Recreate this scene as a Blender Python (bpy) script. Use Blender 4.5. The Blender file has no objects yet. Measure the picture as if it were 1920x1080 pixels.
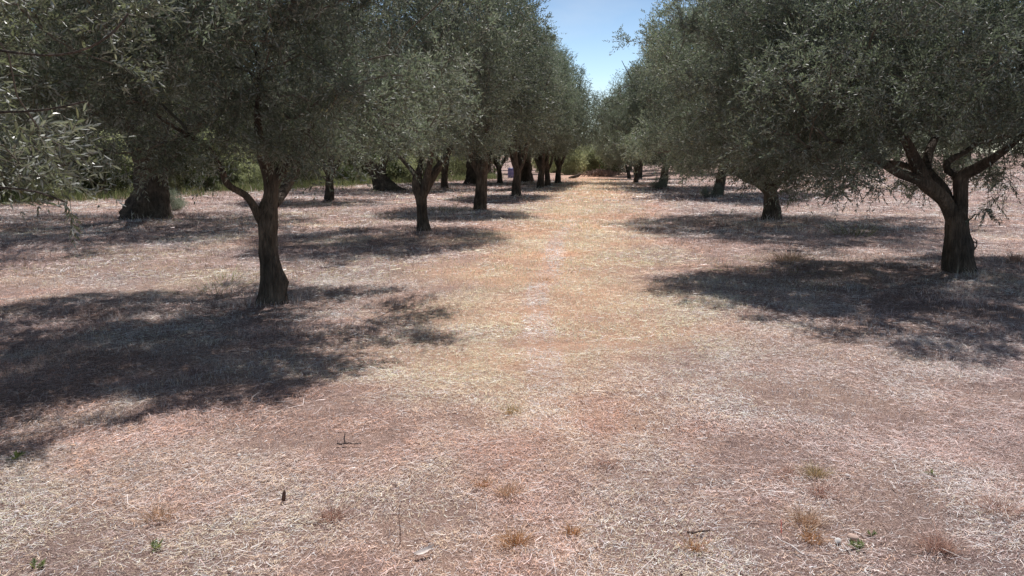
import bpy, math
import numpy as np
from math import radians as rad

SC = bpy.context.scene
COL = SC.collection
F = 1560.0                       # focal length of the photograph in its own pixels
CAM_Z = 1.6
PITCH = math.atan(250.0 / F)     # the horizon lies 250 px above the centre
SUN_EL, SUN_AZ = rad(62), rad(12)

# ------------------------------------------------------------------ noise, ground height
_tab = np.random.default_rng(5).random((16, 256, 256))
def vnoise(x, y, s, k=0):
    x = np.asarray(x, float) / s + 71.3 * k + 1000; y = np.asarray(y, float) / s + 37.7 * k + 1000
    xi = np.floor(x).astype(int); yi = np.floor(y).astype(int)
    fx = x - xi; fy = y - yi
    fx = fx * fx * (3 - 2 * fx); fy = fy * fy * (3 - 2 * fy)
    t = _tab[k % 16]
    a = t[xi % 256, yi % 256]; b = t[(xi + 1) % 256, yi % 256]
    c = t[xi % 256, (yi + 1) % 256]; d = t[(xi + 1) % 256, (yi + 1) % 256]
    return (a * (1 - fx) + b * fx) * (1 - fy) + (c * (1 - fx) + d * fx) * fy
def fbm(x, y, s, k=0):
    return 0.55 * vnoise(x, y, s, k) + 0.3 * vnoise(x, y, s * .47, k + 1) + 0.15 * vnoise(x, y, s * .21, k + 2)
def zg(x, y):
    x = np.asarray(x, float); y = np.asarray(y, float)
    far = np.clip((y - 12) / 20, 0, 1)
    z = 0.05 * (vnoise(x, y, 0.9, 3) - .5) + 0.12 * (vnoise(x, y, 4.5, 4) - .5)
    z = z + far * (0.030 * np.clip(x - 8, 0, 60) + 0.012 * np.clip(-x - 8, 0, 40))
    return z
def ray(u, v):
    a, b = (u - 960) / F, (540 - v) / F
    c, s = math.cos(PITCH), math.sin(PITCH)
    return np.array([a, c + b * s, -s + b * c])
def gp(u, v):                    # where a pixel of the photograph meets the ground
    r = ray(u, v); t = CAM_Z / -r[2]
    for _ in range(6):
        p = r * t; t = (CAM_Z - float(zg(p[0], p[1]))) / -r[2]
    p = r * t
    return np.array([p[0], p[1], float(zg(p[0], p[1]))])
def at(u, v, d):                 # the point of a pixel at depth d along the ground
    r = ray(u, v); r = r / r[1] * d
    return np.array([r[0], d, CAM_Z + r[2]])

# ------------------------------------------------------------------ mesh helpers
def link(o, parent=None):
    COL.objects.link(o)
    if parent is not None: o.parent = parent
    return o
def tag(o, label=None, cat=None, group=None, kind=None):
    for k, v in (('label', label), ('category', cat), ('group', group), ('kind', kind)):
        if v: o[k] = v
    return o
def empty(name, loc, label=None, cat=None, group=None, rz=0, sc=1.0):
    o = bpy.data.objects.new(name, None); o.empty_display_size = .2
    o.location = [float(c) for c in loc]; o.rotation_euler = (0, 0, rz); o.scale = (sc, sc, sc) if np.isscalar(sc) else sc
    link(o); return tag(o, label, cat, group)
class MB:                        # collects vertices and faces of one mesh
    def __init__(s): s.v, s.f, s.m, s.n, s.c, s.sm = [], [], [], 0, [], []
    def add(s, v, faces, mat=0, col=None, smooth=False):
        v = np.asarray(v, np.float32).reshape(-1, 3)
        for f in faces:
            f = np.asarray(f, np.int64)
            if f.size == 0: continue
            s.f.append(f + s.n); s.m.append(np.full(len(f), mat, np.int32)); s.sm.append(np.full(len(f), smooth, bool))
        s.v.append(v); s.n += len(v)
        if col is not None: s.c.append(np.asarray(col, np.float32))
        return s
    def mesh(s, name, mats):
        me = bpy.data.meshes.new(name)
        V = np.concatenate(s.v) if s.v else np.zeros((0, 3), np.float32)
        sizes = np.concatenate([np.full(len(f), f.shape[1], np.int32) for f in s.f])
        loops = np.concatenate([f.ravel() for f in s.f]).astype(np.int32)
        me.vertices.add(len(V)); me.vertices.foreach_set('co', V.ravel())
        me.loops.add(len(loops)); me.loops.foreach_set('vertex_index', loops)
        me.polygons.add(len(sizes))
        me.polygons.foreach_set('loop_start', np.concatenate([[0], np.cumsum(sizes)[:-1]]).astype(np.int32))
        me.polygons.foreach_set('loop_total', sizes)
        for m in mats: me.materials.append(m)
        me.polygons.foreach_set('material_index', np.concatenate(s.m))
        me.polygons.foreach_set('use_smooth', np.concatenate(s.sm))
        if s.c:
            a = me.attributes.new('tint', 'FLOAT_COLOR', 'POINT')
            a.data.foreach_set('color', np.concatenate(s.c).astype(np.float32).ravel())
        me.update(calc_edges=True); me.validate()
        return me
    def build(s, name, mats, parent=None, loc=None):
        o = bpy.data.objects.new(name, s.mesh(name, mats if isinstance(mats, list) else [mats]))
        if loc is not None: o.location = [float(c) for c in loc]
        return link(o, parent)

def norm(a): return a / (np.linalg.norm(a, axis=-1, keepdims=True) + 1e-9)
def resample(P, step):
    P = np.asarray(P, float)
    # Catmull-Rom through the control points
    Q = np.vstack([2 * P[0] - P[1], P, 2 * P[-1] - P[-2]]); out = []
    for i in range(1, len(Q) - 2):
        n = max(2, int(np.linalg.norm(Q[i + 1, :3] - Q[i, :3]) / step))
        t = np.linspace(0, 1, n, endpoint=False)[:, None]
        a, b, c, d = Q[i - 1], Q[i], Q[i + 1], Q[i + 2]
        out.append(.5 * (2 * b + (c - a) * t + (2 * a - 5 * b + 4 * c - d) * t ** 2 + (3 * b - a - 3 * c + d) * t ** 3))
    out.append(P[-1:]); return np.vstack(out)
def tube(mb, P, R, sides=6, rough=0.0, seed=0, flare=None, mat=0, cap=True, bumps=(), smooth=True, col=None):
    P = np.asarray(P, float); R = np.asarray(R, float); n = len(P)
    T = norm(np.gradient(P, axis=0)); rng = np.random.default_rng(seed)
    u = np.cross(T[0], [0.3, 1, 0.1]); u /= np.linalg.norm(u) + 1e-9
    th = np.linspace(0, 2 * np.pi, sides, endpoint=False)
    ph = rng.random(6) * 6.28; V = []
    s = np.concatenate([[0], np.cumsum(np.linalg.norm(np.diff(P, axis=0), axis=1))])
    for i in range(n):
        u = u - T[i] * np.dot(u, T[i]); u /= np.linalg.norm(u) + 1e-9; w = np.cross(T[i], u)
        r = np.full(sides, R[i])
        if rough:
            r = r * (1 + rough * (.5 * np.sin(3 * th + ph[0] + 1.3 * s[i]) + .4 * np.sin(5 * th + ph[1] - 2.1 * s[i])
                 + .35 * np.sin(2 * th + ph[2] + 4.3 * s[i]) + .3 * np.sin(8 * th + ph[3] + 9 * s[i]) + .5 * (rng.random(sides) - .5)))
        if flare is not None:
            k = math.exp(-s[i] / flare[0]); r = r * (1 + flare[1] * k * (1 + .55 * np.sin(4 * th + ph[4]) + .35 * np.sin(7 * th + ph[5])))
        ring = P[i] + np.outer(np.cos(th) * r, u) + np.outer(np.sin(th) * r, w)
        for (bc, br, bh) in bumps:
            d = np.linalg.norm(ring - bc, axis=1); k = np.exp(-(d / br) ** 2) * bh
            ring = ring + norm(ring - P[i]) * k[:, None]
        V.append(ring)
    V = np.vstack(V); i = np.arange(n - 1)[:, None] * sides; j = np.arange(sides)[None]; j2 = (j + 1) % sides
    f = np.stack([i + j, i + j2, i + sides + j2, i + sides + j], -1).reshape(-1, 4); faces = [f]
    if cap:
        V = np.vstack([V, P[-1] + T[-1] * R[-1] * .5]); k = len(V) - 1; b = (n - 1) * sides
        faces.append(np.array([[b + a, b + (a + 1) % sides, k] for a in range(sides)]))
    mb.add(V, faces, mat, None if col is None else np.tile(col, (len(V), 1)), smooth)

# ------------------------------------------------------------------ materials
def new_mat(name):
    m = bpy.data.materials.new(name); m.use_nodes = True; nt = m.node_tree; nt.nodes.clear()
    out = nt.nodes.new('ShaderNodeOutputMaterial')
    def N(t, **kw):
        n = nt.nodes.new('ShaderNode' + t)
        for k, v in kw.items():
            if k in n.inputs and not hasattr(n, k): n.inputs[k].default_value = v
            else: setattr(n, k, v)
        return n
    return m, nt, out, N
def ramp(N, stops):
    r = N('ValToRGB'); e = r.color_ramp.elements
    while len(e) < len(stops): e.new(.5)
    for el, (p, c) in zip(e, stops): el.position = p; el.color = (*c, 1)
    return r
def leaf_mat(name, front, back, trans, var=.5, spec=.5, rough=.38, tmix=.3, obj_scale=1.3):
    m, nt, out, N = new_mat(name); L = nt.links.new
    g = N('NewGeometry'); 
    fr = ramp(N, [(0, tuple(c * (1 - var) for c in front)), (.55, front), (.9, tuple(c * (1 + var * .9) for c in front)), (1, (front[0] * 2.6, front[1] * 2.1, front[2] * 1.4))])
    L(g.outputs['Random Per Island'], fr.inputs[0])
    tc = N('TexCoord'); nz = N('TexNoise'); nz.inputs['Scale'].default_value = obj_scale; nz.inputs['Detail'].default_value = 2
    L(tc.outputs['Object'], nz.inputs['Vector'])
    mr = N('MapRange'); mr.inputs[1].default_value = .3; mr.inputs[2].default_value = .7; mr.inputs[3].default_value = .65; mr.inputs[4].default_value = 1.45
    oi = N('ObjectInfo'); om = N('SeparateColor'); L(oi.outputs['Color'], om.inputs[0])
    L(nz.outputs[0], mr.inputs[0]); mm_ = N('Math', operation='MULTIPLY'); L(mr.outputs[0], mm_.inputs[0]); L(om.outputs[0], mm_.inputs[1]); mr = mm_
    mx = N('Mix', data_type='RGBA'); L(g.outputs['Backfacing'], mx.inputs[0]); L(fr.outputs[0], mx.inputs[6]); mx.inputs[7].default_value = (*back, 1)
    sc = N('VectorMath', operation='SCALE'); L(mx.outputs[2], sc.inputs[0]); L(mr.outputs[0], sc.inputs['Scale'])
    p = N('BsdfPrincipled'); L(sc.outputs[0], p.inputs['Base Color'])
    rr = N('MapRange'); L(g.outputs['Backfacing'], rr.inputs[0]); rr.inputs[3].default_value = rough; rr.inputs[4].default_value = .7
    L(rr.outputs[0], p.inputs['Roughness']); p.inputs['Specular IOR Level'].default_value = spec
    t = N('BsdfTranslucent'); 
    tv = N('VectorMath', operation='SCALE'); tv.inputs[0].default_value = trans; L(mr.outputs[0], tv.inputs['Scale']); L(tv.outputs[0], t.inputs['Color'])
    ms = N('MixShader'); ms.inputs[0].default_value = tmix; L(p.outputs[0], ms.inputs[1]); L(t.outputs[0], ms.inputs[2])
    L(ms.outputs[0], out.inputs[0]); return m
def bark_mat(name, dark, light, scale=1.0):
    m, nt, out, N = new_mat(name); L = nt.links.new
    tc = N('TexCoord'); mp = N('Mapping'); mp.inputs['Scale'].default_value = (22 * scale, 22 * scale, 5 * scale); L(tc.outputs['Object'], mp.inputs[0])
    n1 = N('TexNoise', Scale=1.0); n1.inputs['Detail'].default_value = 7; n1.inputs['Roughness'].default_value = .65; L(mp.outputs[0], n1.inputs['Vector'])
    v = N('TexVoronoi', feature='DISTANCE_TO_EDGE'); v.inputs['Scale'].default_value = 1.3; L(mp.outputs[0], v.inputs['Vector'])
    n2 = N('TexNoise', Scale=3.0); n2.inputs['Detail'].default_value = 3; L(tc.outputs['Object'], n2.inputs['Vector'])
    r = ramp(N, [(.3, dark), (.55, tuple((a + b) / 2 for a, b in zip(dark, light))), (.75, light)]); L(n1.outputs[0], r.inputs[0])
    li = N('Mix', data_type='RGBA', blend_type='MULTIPLY'); rr = ramp(N, [(.35, (.6, .6, .58)), (.65, (1.25, 1.2, 1.1))]); L(n2.outputs[0], rr.inputs[0])
    li.inputs[0].default_value = 1; L(r.outputs[0], li.inputs[6]); L(rr.outputs[0], li.inputs[7])
    p = N('BsdfPrincipled'); p.inputs['Roughness'].default_value = .9; p.inputs['Specular IOR Level'].default_value = .2; L(li.outputs[2], p.inputs['Base Color'])
    ad = N('Math', operation='MULTIPLY'); vm = N('MapRange'); vm.inputs[2].default_value = .18; L(v.outputs[0], vm.inputs[0]); L(vm.outputs[0], ad.inputs[0]); L(n1.outputs[0], ad.inputs[1])
    b = N('Bump'); b.inputs['Strength'].default_value = .9; b.inputs['Distance'].default_value = .03; L(ad.outputs[0], b.inputs['Height']); L(b.outputs[0], p.inputs['Normal'])
    L(p.outputs[0], out.inputs[0]); return m
def straw_mat(name, tmix=.2, spec=.4):
    m, nt, out, N = new_mat(name); L = nt.links.new
    a = N('Attribute', attribute_name='tint'); g = N('NewGeometry')
    mr = N('MapRange'); mr.inputs[3].default_value = .72; mr.inputs[4].default_value = 1.28; L(g.outputs['Random Per Island'], mr.inputs[0])
    sc = N('VectorMath', operation='SCALE'); L(a.outputs['Color'], sc.inputs[0]); L(mr.outputs[0], sc.inputs['Scale'])
    p = N('BsdfPrincipled'); p.inputs['Roughness'].default_value = .42; p.inputs['Specular IOR Level'].default_value = spec; L(sc.outputs[0], p.inputs['Base Color'])
    t = N('BsdfTranslucent'); L(sc.outputs[0], t.inputs[0])
    ms = N('MixShader'); ms.inputs[0].default_value = tmix; L(p.outputs[0], ms.inputs[1]); L(t.outputs[0], ms.inputs[2]); L(ms.outputs[0], out.inputs[0]); return m
def plain_mat(name, c, rough=.6, spec=.4, var=.3, scale=30, bump=.3, metallic=0, dist=.004):
    m, nt, out, N = new_mat(name); L = nt.links.new
    tc = N('TexCoord'); n = N('TexNoise', Scale=scale); n.inputs['Detail'].default_value = 5; L(tc.outputs['Object'], n.inputs['Vector'])
    r = ramp(N, [(.3, tuple(x * (1 - var) for x in c)), (.7, tuple(min(1, x * (1 + var)) for x in c))]); L(n.outputs[0], r.inputs[0])
    p = N('BsdfPrincipled'); p.inputs['Roughness'].default_value = rough; p.inputs['Specular IOR Level'].default_value = spec; p.inputs['Metallic'].default_value = metallic
    L(r.outputs[0], p.inputs['Base Color'])
    if bump:
        b = N('Bump'); b.inputs['Strength'].default_value = bump; b.inputs['Distance'].default_value = dist; L(n.outputs[0], b.inputs['Height']); L(b.outputs[0], p.inputs['Normal'])
    L(p.outputs[0], out.inputs[0]); return m

M_LEAF = leaf_mat('olive_leaf', (.130, .152, .122), (.33, .35, .32), (.21, .265, .155), tmix=.34, spec=.5, rough=.46)
M_LEAFN = leaf_mat('olive_leaf_close', (.105, .122, .085), (.34, .355, .325), (.21, .24, .12), tmix=.3, spec=.85, rough=.36, obj_scale=2.5)
M_BUSH = leaf_mat('shrub_leaf', (.21, .235, .15), (.27, .29, .21), (.45, .49, .25), tmix=.45, spec=.45, rough=.42)
M_BUSHD = leaf_mat('dark_shrub_leaf', (.045, .065, .025), (.07, .09, .05), (.10, .14, .03), tmix=.25, spec=.5, rough=.4)
M_BARK = bark_mat('olive_bark', (.048, .040, .035), (.25, .21, .18))
M_TWIG = plain_mat('olive_twig', (.16, .14, .115), .8, .2, .3, 20, 0)
M_STRAW = straw_mat('straw')
M_GREENBLADE = straw_mat('green_blade', .35, .4)

# ------------------------------------------------------------------ leaves
LEAF_LO = (np.array([[0, 0, 0], [.48, .5, .10], [1, 0, .02], [.48, -.5, .10]]), [np.array([[0, 2, 1]]), np.array([[0, 3, 2]])])
LEAF_HI = (np.array([[0, 0, 0], [.22, .34, .10], [.24, 0, 0], [.22, -.34, .10], [.60, .44, .10], [.62, 0, -.02], [.60, -.44, .10], [1, 0, -.10]]),
           [np.array([[0, 2, 1], [0, 3, 2], [4, 5, 7], [5, 6, 7]]), np.array([[1, 2, 5, 4], [2, 3, 6, 5]])])
def add_leaves(mb, P, D, S, l, w, shape=LEAF_LO, mat=0, chunk=None):
    """P base, D direction, S side vector (all n x 3); l length, w width"""
    D = norm(D); S = S - D * (S * D).sum(1, keepdims=True); S = norm(S); Nn = np.cross(D, S)
    T, faces = shape
    V = P[:, None] + D[:, None] * (T[None, :, 0:1] * l[:, None, None]) + S[:, None] * (T[None, :, 1:2] * w[:, None, None]) + Nn[:, None] * (T[None, :, 2:3] * w[:, None, None] * 1.0)
    k = len(T); off = (np.arange(len(P)) * k)[:, None, None]
    mb.add(V.reshape(-1, 3), [(f[None] + off).reshape(-1, f.shape[1]) for f in faces], mat)

def sph(rng, n): return norm(rng.normal(size=(n, 3)))
def crown_clusters(rng, blobs, n, mind, low=None, gap=.35, shell=.55):
    """cluster centres scattered through the union of ellipsoids, denser towards the outside, with holes"""
    B = np.array([b[0] for b in blobs], float); R = np.array([b[1] for b in blobs], float)
    vol = R.prod(1); vol = vol / vol.sum(); m = n * 24
    k = rng.choice(len(B), m, p=vol); r = np.where(rng.random(m) < shell, rng.uniform(.72, 1.0, m), rng.random(m) ** (1 / 3))
    S = sph(rng, m); fd = rng.normal(size=(4, 3)) * 3.2; pd = rng.random(4) * 6.28
    lump = 1 + .24 * sum(np.sin(S @ fd[i] + pd[i] + k) for i in range(4)) / 2
    P = B[k] + S * R[k] * (r * lump)[:, None]
    ph = rng.random((5, 4)) * 6.28; fr = rng.normal(size=(5, 3)) * 1.7
    nz = sum(np.sin(P @ fr[i] + ph[i, 0]) for i in range(5)) / 5
    f2 = rng.normal(size=(6, 3)) * 3.6; nz2 = sum(np.sin(P @ f2[i] + ph[i % 5, 1 + i // 5]) for i in range(6)) / 6
    keep = (nz > -gap) & (nz2 > -.12)
    if low is not None: keep &= P[:, 2] > low(P)
    P = P[keep]; out = []
    mind = mind * .86
    for p in P:
        if len(out) >= n: break
        if len(out) == 0 or ((np.array(out) - p) ** 2).sum(1).min() > mind * mind: out.append(p)
    return np.array(out)
def grow(rng, skel, srad, C):
    """join every cluster to the nearest wood already there: branches that fork like a tree's"""
    nodes = [tuple(p) for p in skel]; rad_ = list(srad); nodes = np.array(nodes); depth = np.zeros(len(nodes))
    parent = np.full(len(nodes), -1); brs = []
    order = np.argsort([((nodes - c) ** 2).sum(1).min() for c in C])
    N_ = nodes; dep = depth; allN = [N_]; 
    for ci in order:
        c = C[ci]; d = np.linalg.norm(N_ - c, axis=1) + .45 * dep
        # prefer wood that lies inward and below
        j = int(np.argmin(d)); a = N_[j]; v = c - a; L = np.linalg.norm(v); m = max(2, int(L / .22) + 1)
        t = np.linspace(0, 1, m + 1)[1:, None]; bow = rng.normal(size=3) * .10 * L; bow[2] += .08 * L
        P = a + v * t + bow * (np.sin(np.pi * t)) + rng.normal(size=(m, 3)) * .02 * (t < 1)
        st = len(N_); brs.append((j, st, m)); N_ = np.vstack([N_, P]); dep = np.concatenate([dep, dep[j] + L * t[:, 0]])
        parent = np.concatenate([parent, [j], np.arange(st, st + m - 1)])
    # pipe model
    w = np.zeros(len(N_)); e = 2.4
    for (j, st, m) in reversed(brs):
        tip = st + m - 1; base = max(w[tip], 0) + 1
        for k in range(tip, st - 1, -1):
            w[k] += 1 if k == tip else 0
            if k > st: w[k - 1] += w[k]
        w[j] += w[st]
    return N_, brs, w
def tree_meshes(seed, limbs, blobs, n, mind, twigs=16, tl=(.22, .42), pairs=7, leaf=(.055, .013), low=None, gap=.35, shell=.55,
                shape=LEAF_LO, twig_wood=True, tip=.005, lean=.3, branch_sides=5, rough=.10, bumps=(), flare=(.22, .55), leafmat=None, droop=.0, spread=.13):
    """limbs: list of polylines of (x, y, z, r), the first is the trunk; returns trunk mesh, list of limb meshes, crown mesh"""
    rng = np.random.default_rng(seed); skel, srad, wood = [], [], []
    for i, P in enumerate(limbs):
        Q = resample(P, .12 if i else .07); mb = MB()
        tube(mb, Q[:, :3], np.maximum(Q[:, 3], .004), 30 if i == 0 else 14, rough * 1.5 if i == 0 else rough * .7, seed * 7 + i, flare if i == 0 else None, bumps=bumps if i == 0 else ())
        wood.append(mb.mesh('trunk' if i == 0 else 'limb', [M_BARK]))
        k = len(Q) // 2 if i == 0 and len(limbs) > 1 else (len(Q) // 3 if i else 0)
        S = Q[max(k, 0)::2]
        skel.append(S[:, :3]); srad.append(S[:, 3])
    skel = np.vstack(skel); srad = np.concatenate(srad)
    C = crown_clusters(rng, blobs, n, mind, low, gap, shell)
    N_, brs, w = grow(rng, skel, srad, C)
    cw = MB()
    for (j, st, m) in brs:
        idx = np.concatenate([[j], np.arange(st, st + m)]); r = tip * np.maximum(w[idx], 1) ** (1 / 2.4); r[0] = r[1]
        if j < len(srad): r = np.minimum(r, srad[j] * .8)
        tube(cw, N_[idx], r, branch_sides, 0, 0, None, mat=1, cap=False)
    cen = np.average(np.array([b[0] for b in blobs]), axis=0, weights=np.array([np.prod(b[1]) for b in blobs])); cen[2] -= .6
    k = rng.poisson(twigs, len(C)); k = np.maximum(k, 3); T0 = np.repeat(C, k, axis=0); n_t = len(T0)
    out = norm(T0 - cen); T0 = T0 + rng.normal(size=(n_t, 3)) * spread
    TD = norm(.42 * out + .66 * rng.normal(size=(n_t, 3)) + np.array([0, 0, lean]) - np.array([0, 0, droop]) * (rng.random((n_t, 1)) < .6))
    TL = rng.uniform(*tl, n_t) * np.where(rng.random(n_t) < .05, 1.7, 1.0); sag = rng.uniform(.0, .35, n_t) * TL
    perp0 = norm(np.cross(TD, rng.normal(size=(n_t, 3)))); perp1 = np.cross(TD, perp0)
    if twig_wood:
        a = T0; b = T0 + TD * (TL * .5)[:, None] - np.array([0, 0, 1]) * (sag * .25)[:, None]; c = T0 + TD * TL[:, None] - np.array([0, 0, 1]) * sag[:, None]
        rr = .0022
        V = np.stack([a + perp0 * rr, a - perp0 * rr * .5 + perp1 * rr, a - perp0 * rr * .5 - perp1 * rr,
                      b + perp0 * rr * .8, b - perp0 * rr * .4 + perp1 * rr * .8, b - perp0 * rr * .4 - perp1 * rr * .8, c], 1)
        o = (np.arange(n_t) * 7)[:, None, None]
        q = np.array([[0, 1, 4, 3], [1, 2, 5, 4], [2, 0, 3, 5]]); tr = np.array([[3, 4, 6], [4, 5, 6], [5, 3, 6]])
        cw.add(V.reshape(-1, 3), [(q[None] + o).reshape(-1, 4), (tr[None] + o).reshape(-1, 3)], 1)
    for p in range(pairs):
        t = (p + .6) / pairs
        keep = rng.random(n_t) < .93
        base = T0 + TD * (TL * t)[:, None] - np.array([0, 0, 1]) * (sag * t * t)[:, None]
        td = norm(TD - np.array([0, 0, 1]) * (2 * sag / TL * t)[:, None])
        q = perp0 if p % 2 == 0 else perp1
        for sg in (1, -1):
            kk = keep & (rng.random(n_t) < .95); nn = int(kk.sum())
            d = td[kk] * .8 + sg * q[kk] * rng.uniform(.5, .95, (nn, 1)) + rng.normal(size=(nn, 3)) * .22
            s = np.cross(td[kk], sg * q[kk]) + rng.normal(size=(nn, 3)) * .25
            l = leaf[0] * rng.uniform(.7, 1.2, nn) * (1 - .25 * (t > .85)); wd = leaf[1] * rng.uniform(.8, 1.2, nn)
            add_leaves(cw, base[kk], d, s, l, wd, shape, 0)
    nn = n_t; add_leaves(cw, T0 + TD * TL[:, None] - np.array([0, 0, 1]) * sag[:, None], TD + rng.normal(size=(nn, 3)) * .15, perp0, np.full(nn, leaf[0] * .9), np.full(nn, leaf[1]), shape, 0)
    crown = cw.mesh('crown', [leafmat or M_LEAF, M_TWIG])
    return wood, crown
def place_tree(meshes, loc, label, group=None, rz=0, sc=1.0, cat='tree', name='olive_tree', tint=1.0):
    wood, crown = meshes
    r = empty(name, loc, label, cat, group, rz, sc)
    tr = link(bpy.data.objects.new('trunk', wood[0]), r)
    for w in wood[1:]: link(bpy.data.objects.new('limb', w), tr)
    link(bpy.data.objects.new('crown', crown), r).color = (tint, tint, tint, 1)
    return r
def rel(base, pts):              # control points (u, v, half width in px, depth offset) of the photo -> local limb points
    out = []
    for (u, v, h, dy) in pts:
        d = base[1] + dy; p = at(u, v, d) - base
        out.append((p[0], p[1], p[2], h / F * d))
    return np.array(out)
def auto_limbs(rng, hf, r0, lean, spread, nl, top, flare_drop=.25):
    """a short leaning trunk that forks into nl spreading limbs"""
    lx, ly = lean
    tr = [(0, 0, -flare_drop, r0 * 1.15), (0, 0, 0, r0 * 1.1), (lx * .35, ly * .35, hf * .4, r0), (lx * .7 + rng.normal() * .03, ly * .7, hf * .75, r0 * .92), (lx, ly, hf, r0 * .95), (lx * 1.15, ly * 1.15, hf + .25, r0 * .5)]
    L = [np.array(tr)]; a0 = rng.random() * 6.28
    for i in range(nl):
        a = a0 + i * 6.283 / nl + rng.normal() * .3; c, s = math.cos(a), math.sin(a); R = spread * rng.uniform(.7, 1.05); H = (top - hf) * rng.uniform(.55, .8); r1 = r0 * rng.uniform(.45, .62)
        L.append(np.array([(lx + c * r0 * .3, ly + s * r0 * .3, hf - .18, r1 * 1.15), (lx + c * (r0 * .8 + .1), ly + s * (r0 * .8 + .1), hf + .15, r1),
             (lx + c * R * .33, ly + s * R * .33, hf + H * .3, r1 * .8), (lx + c * R * .55 + rng.normal() * .12, ly + s * R * .55 + rng.normal() * .12, hf + H * .55, r1 * .55),
             (lx + c * R * .78, ly + s * R * .78, hf + H * .8, r1 * .3), (lx + c * R, ly + s * R, hf + H, r1 * .12)]))
    return L

#SECTION_TREES
# ------------------------------------------------------------------ the near trees, shaped after the photograph
QUICK = False
def q(n): return n
# left tree with the forked trunk
bA = gp(510, 567)
A1 = lambda pts: rel(bA, [(340 + x / 3, 240 + y / 3, h / 3, dy) for (x, y, h, dy) in pts])
limbsA = [A1([(512, 1010, 76, 0), (510, 965, 72, 0), (508, 900, 64, 0), (506, 830, 60, 0), (496, 700, 53, 0), (490, 600, 50, 0), (486, 500, 56, 0), (492, 440, 48, .02), (503, 400, 40, .03), (506, 330, 37, .05), (495, 270, 34, .05), (470, 190, 30, 0), (445, 90, 25, -.2), (430, -60, 20, -.5), (440, -260, 12, -.7), (420, -430, 7, -.8)]),
          A1([(462, 540, 30, -.02), (432, 490, 26, -.05), (400, 430, 22, -.1), (360, 378, 20, -.15), (300, 345, 18, -.2), (255, 310, 19, -.25), (232, 250, 17, -.3), (192, 180, 16, -.4), (140, 105, 17, -.6), (40, 40, 13, -.9), (-120, -60, 9, -1.2), (-230, -180, 5, -1.4)]),
          A1([(512, 330, 34, .05), (545, 270, 33, .1), (590, 205, 32, .2), (640, 140, 28, .3), (700, 30, 22, .5), (800, -90, 16, .7), (900, -220, 10, .9), (960, -350, 6, 1.0)]),
          A1([(520, 430, 30, .1), (555, 385, 30, .3), (600, 310, 30, .6), (640, 220, 28, .9), (670, 150, 24, 1.1), (690, 20, 18, 1.5), (700, -160, 12, 1.8), (730, -330, 6, 2.0)])]
trA = tree_meshes(11, limbsA, [((-.25, 0, 3.25), (2.0, 2.6, 1.9)), ((-1.1, -.4, 2.5), (1.6, 1.9, 1.2)), ((.8, .2, 2.75), (1.35, 1.8, 1.3)), ((1.15, .1, 3.4), (1.05, 1.5, 1.0))], q(480), .37, twigs=42, tl=(.13, .28), spread=.10, pairs=7, leaf=(.057, .0145),
    low=lambda P: 1.6 - .2 * np.clip(np.hypot(P[:, 0], P[:, 1]) - .8, 0, 2), gap=.34,
    bumps=[(at(537, 528, bA[1]) - bA, .11, .06), (at(490, 470, bA[1] - .1) - bA, .07, .02), (at(519, 498, bA[1] - .1) - bA, .05, .02)], flare=(.14, .28))
place_tree(trA, bA, 'olive tree with slim forked trunk and burl, nearest whole tree left of the path', tint=1.08)

# right tree with the twisting double stem
bB = gp(1799, 510)
B1 = lambda pts: rel(bB, [(1480 + x / 3.086, 180 + y / 3.086, h / 3.086, dy) for (x, y, h, dy) in pts])
limbsB = [B1([(986, 1060, 84, 0), (985, 1015, 82, 0), (980, 930, 74, 0), (975, 850, 68, 0), (970, 760, 63, 0), (975, 690, 56, 0), (988, 630, 42, .02), (990, 560, 38, .03), (990, 500, 40, .03), (1010, 455, 34, 0), (1060, 430, 30, -.1), (1120, 395, 27, -.25), (1200, 345, 22, -.5), (1310, 260, 16, -.8), (1430, 120, 11, -1.1), (1530, -60, 6, -1.3)]),
          B1([(955, 720, 48, 0), (925, 650, 42, -.03), (893, 595, 40, -.06), (835, 545, 42, -.1), (775, 490, 44, -.1), (752, 430, 40, -.1), (722, 360, 33, -.15), (690, 290, 30, -.25), (640, 205, 25, -.4), (565, 125, 20, -.6), (480, 0, 14, -.9), (420, -170, 8, -1.1)]),
          B1([(800, 525, 34, -.12), (740, 485, 30, -.2), (680, 463, 27, -.3), (615, 437, 25, -.45), (540, 390, 22, -.6), (440, 345, 19, -.8), (375, 300, 16, -.9), (290, 262, 13, -1.0), (180, 275, 9, -1.2), (60, 330, 5, -1.3)]),
          B1([(935, 660, 30, .1), (905, 560, 30, .15), (850, 490, 28, .2), (800, 430, 28, .3), (800, 360, 26, .5), (830, 270, 22, .8), (900, 140, 16, 1.2), (960, -50, 10, 1.6), (980, -240, 6, 1.8)]),
          B1([(985, 500, 26, .05), (955, 450, 24, .1), (915, 432, 20, .15), (915, 385, 18, .25), (965, 352, 16, .5), (1050, 300, 13, .9), (1150, 180, 9, 1.4), (1230, 30, 5, 1.7)]),
          B1([(770, 440, 22, -.12), (705, 415, 17, 0), (640, 392, 15, .2), (520, 378, 12, .6), (400, 320, 10, 1.0), (260, 330, 7, 1.4), (140, 390, 4, 1.7)])]
lowB = lambda P: 1.95 - .62 * np.clip(np.hypot(P[:, 0] + .3, P[:, 1]) - .7, 0, 1.3) + .2 * np.sin(P[:, 0] * 3.1) * np.sin(P[:, 1] * 2.7) + .55 * ((P[:, 1] < .2) & (np.abs(P[:, 0] + .1) < 1.5))
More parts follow.
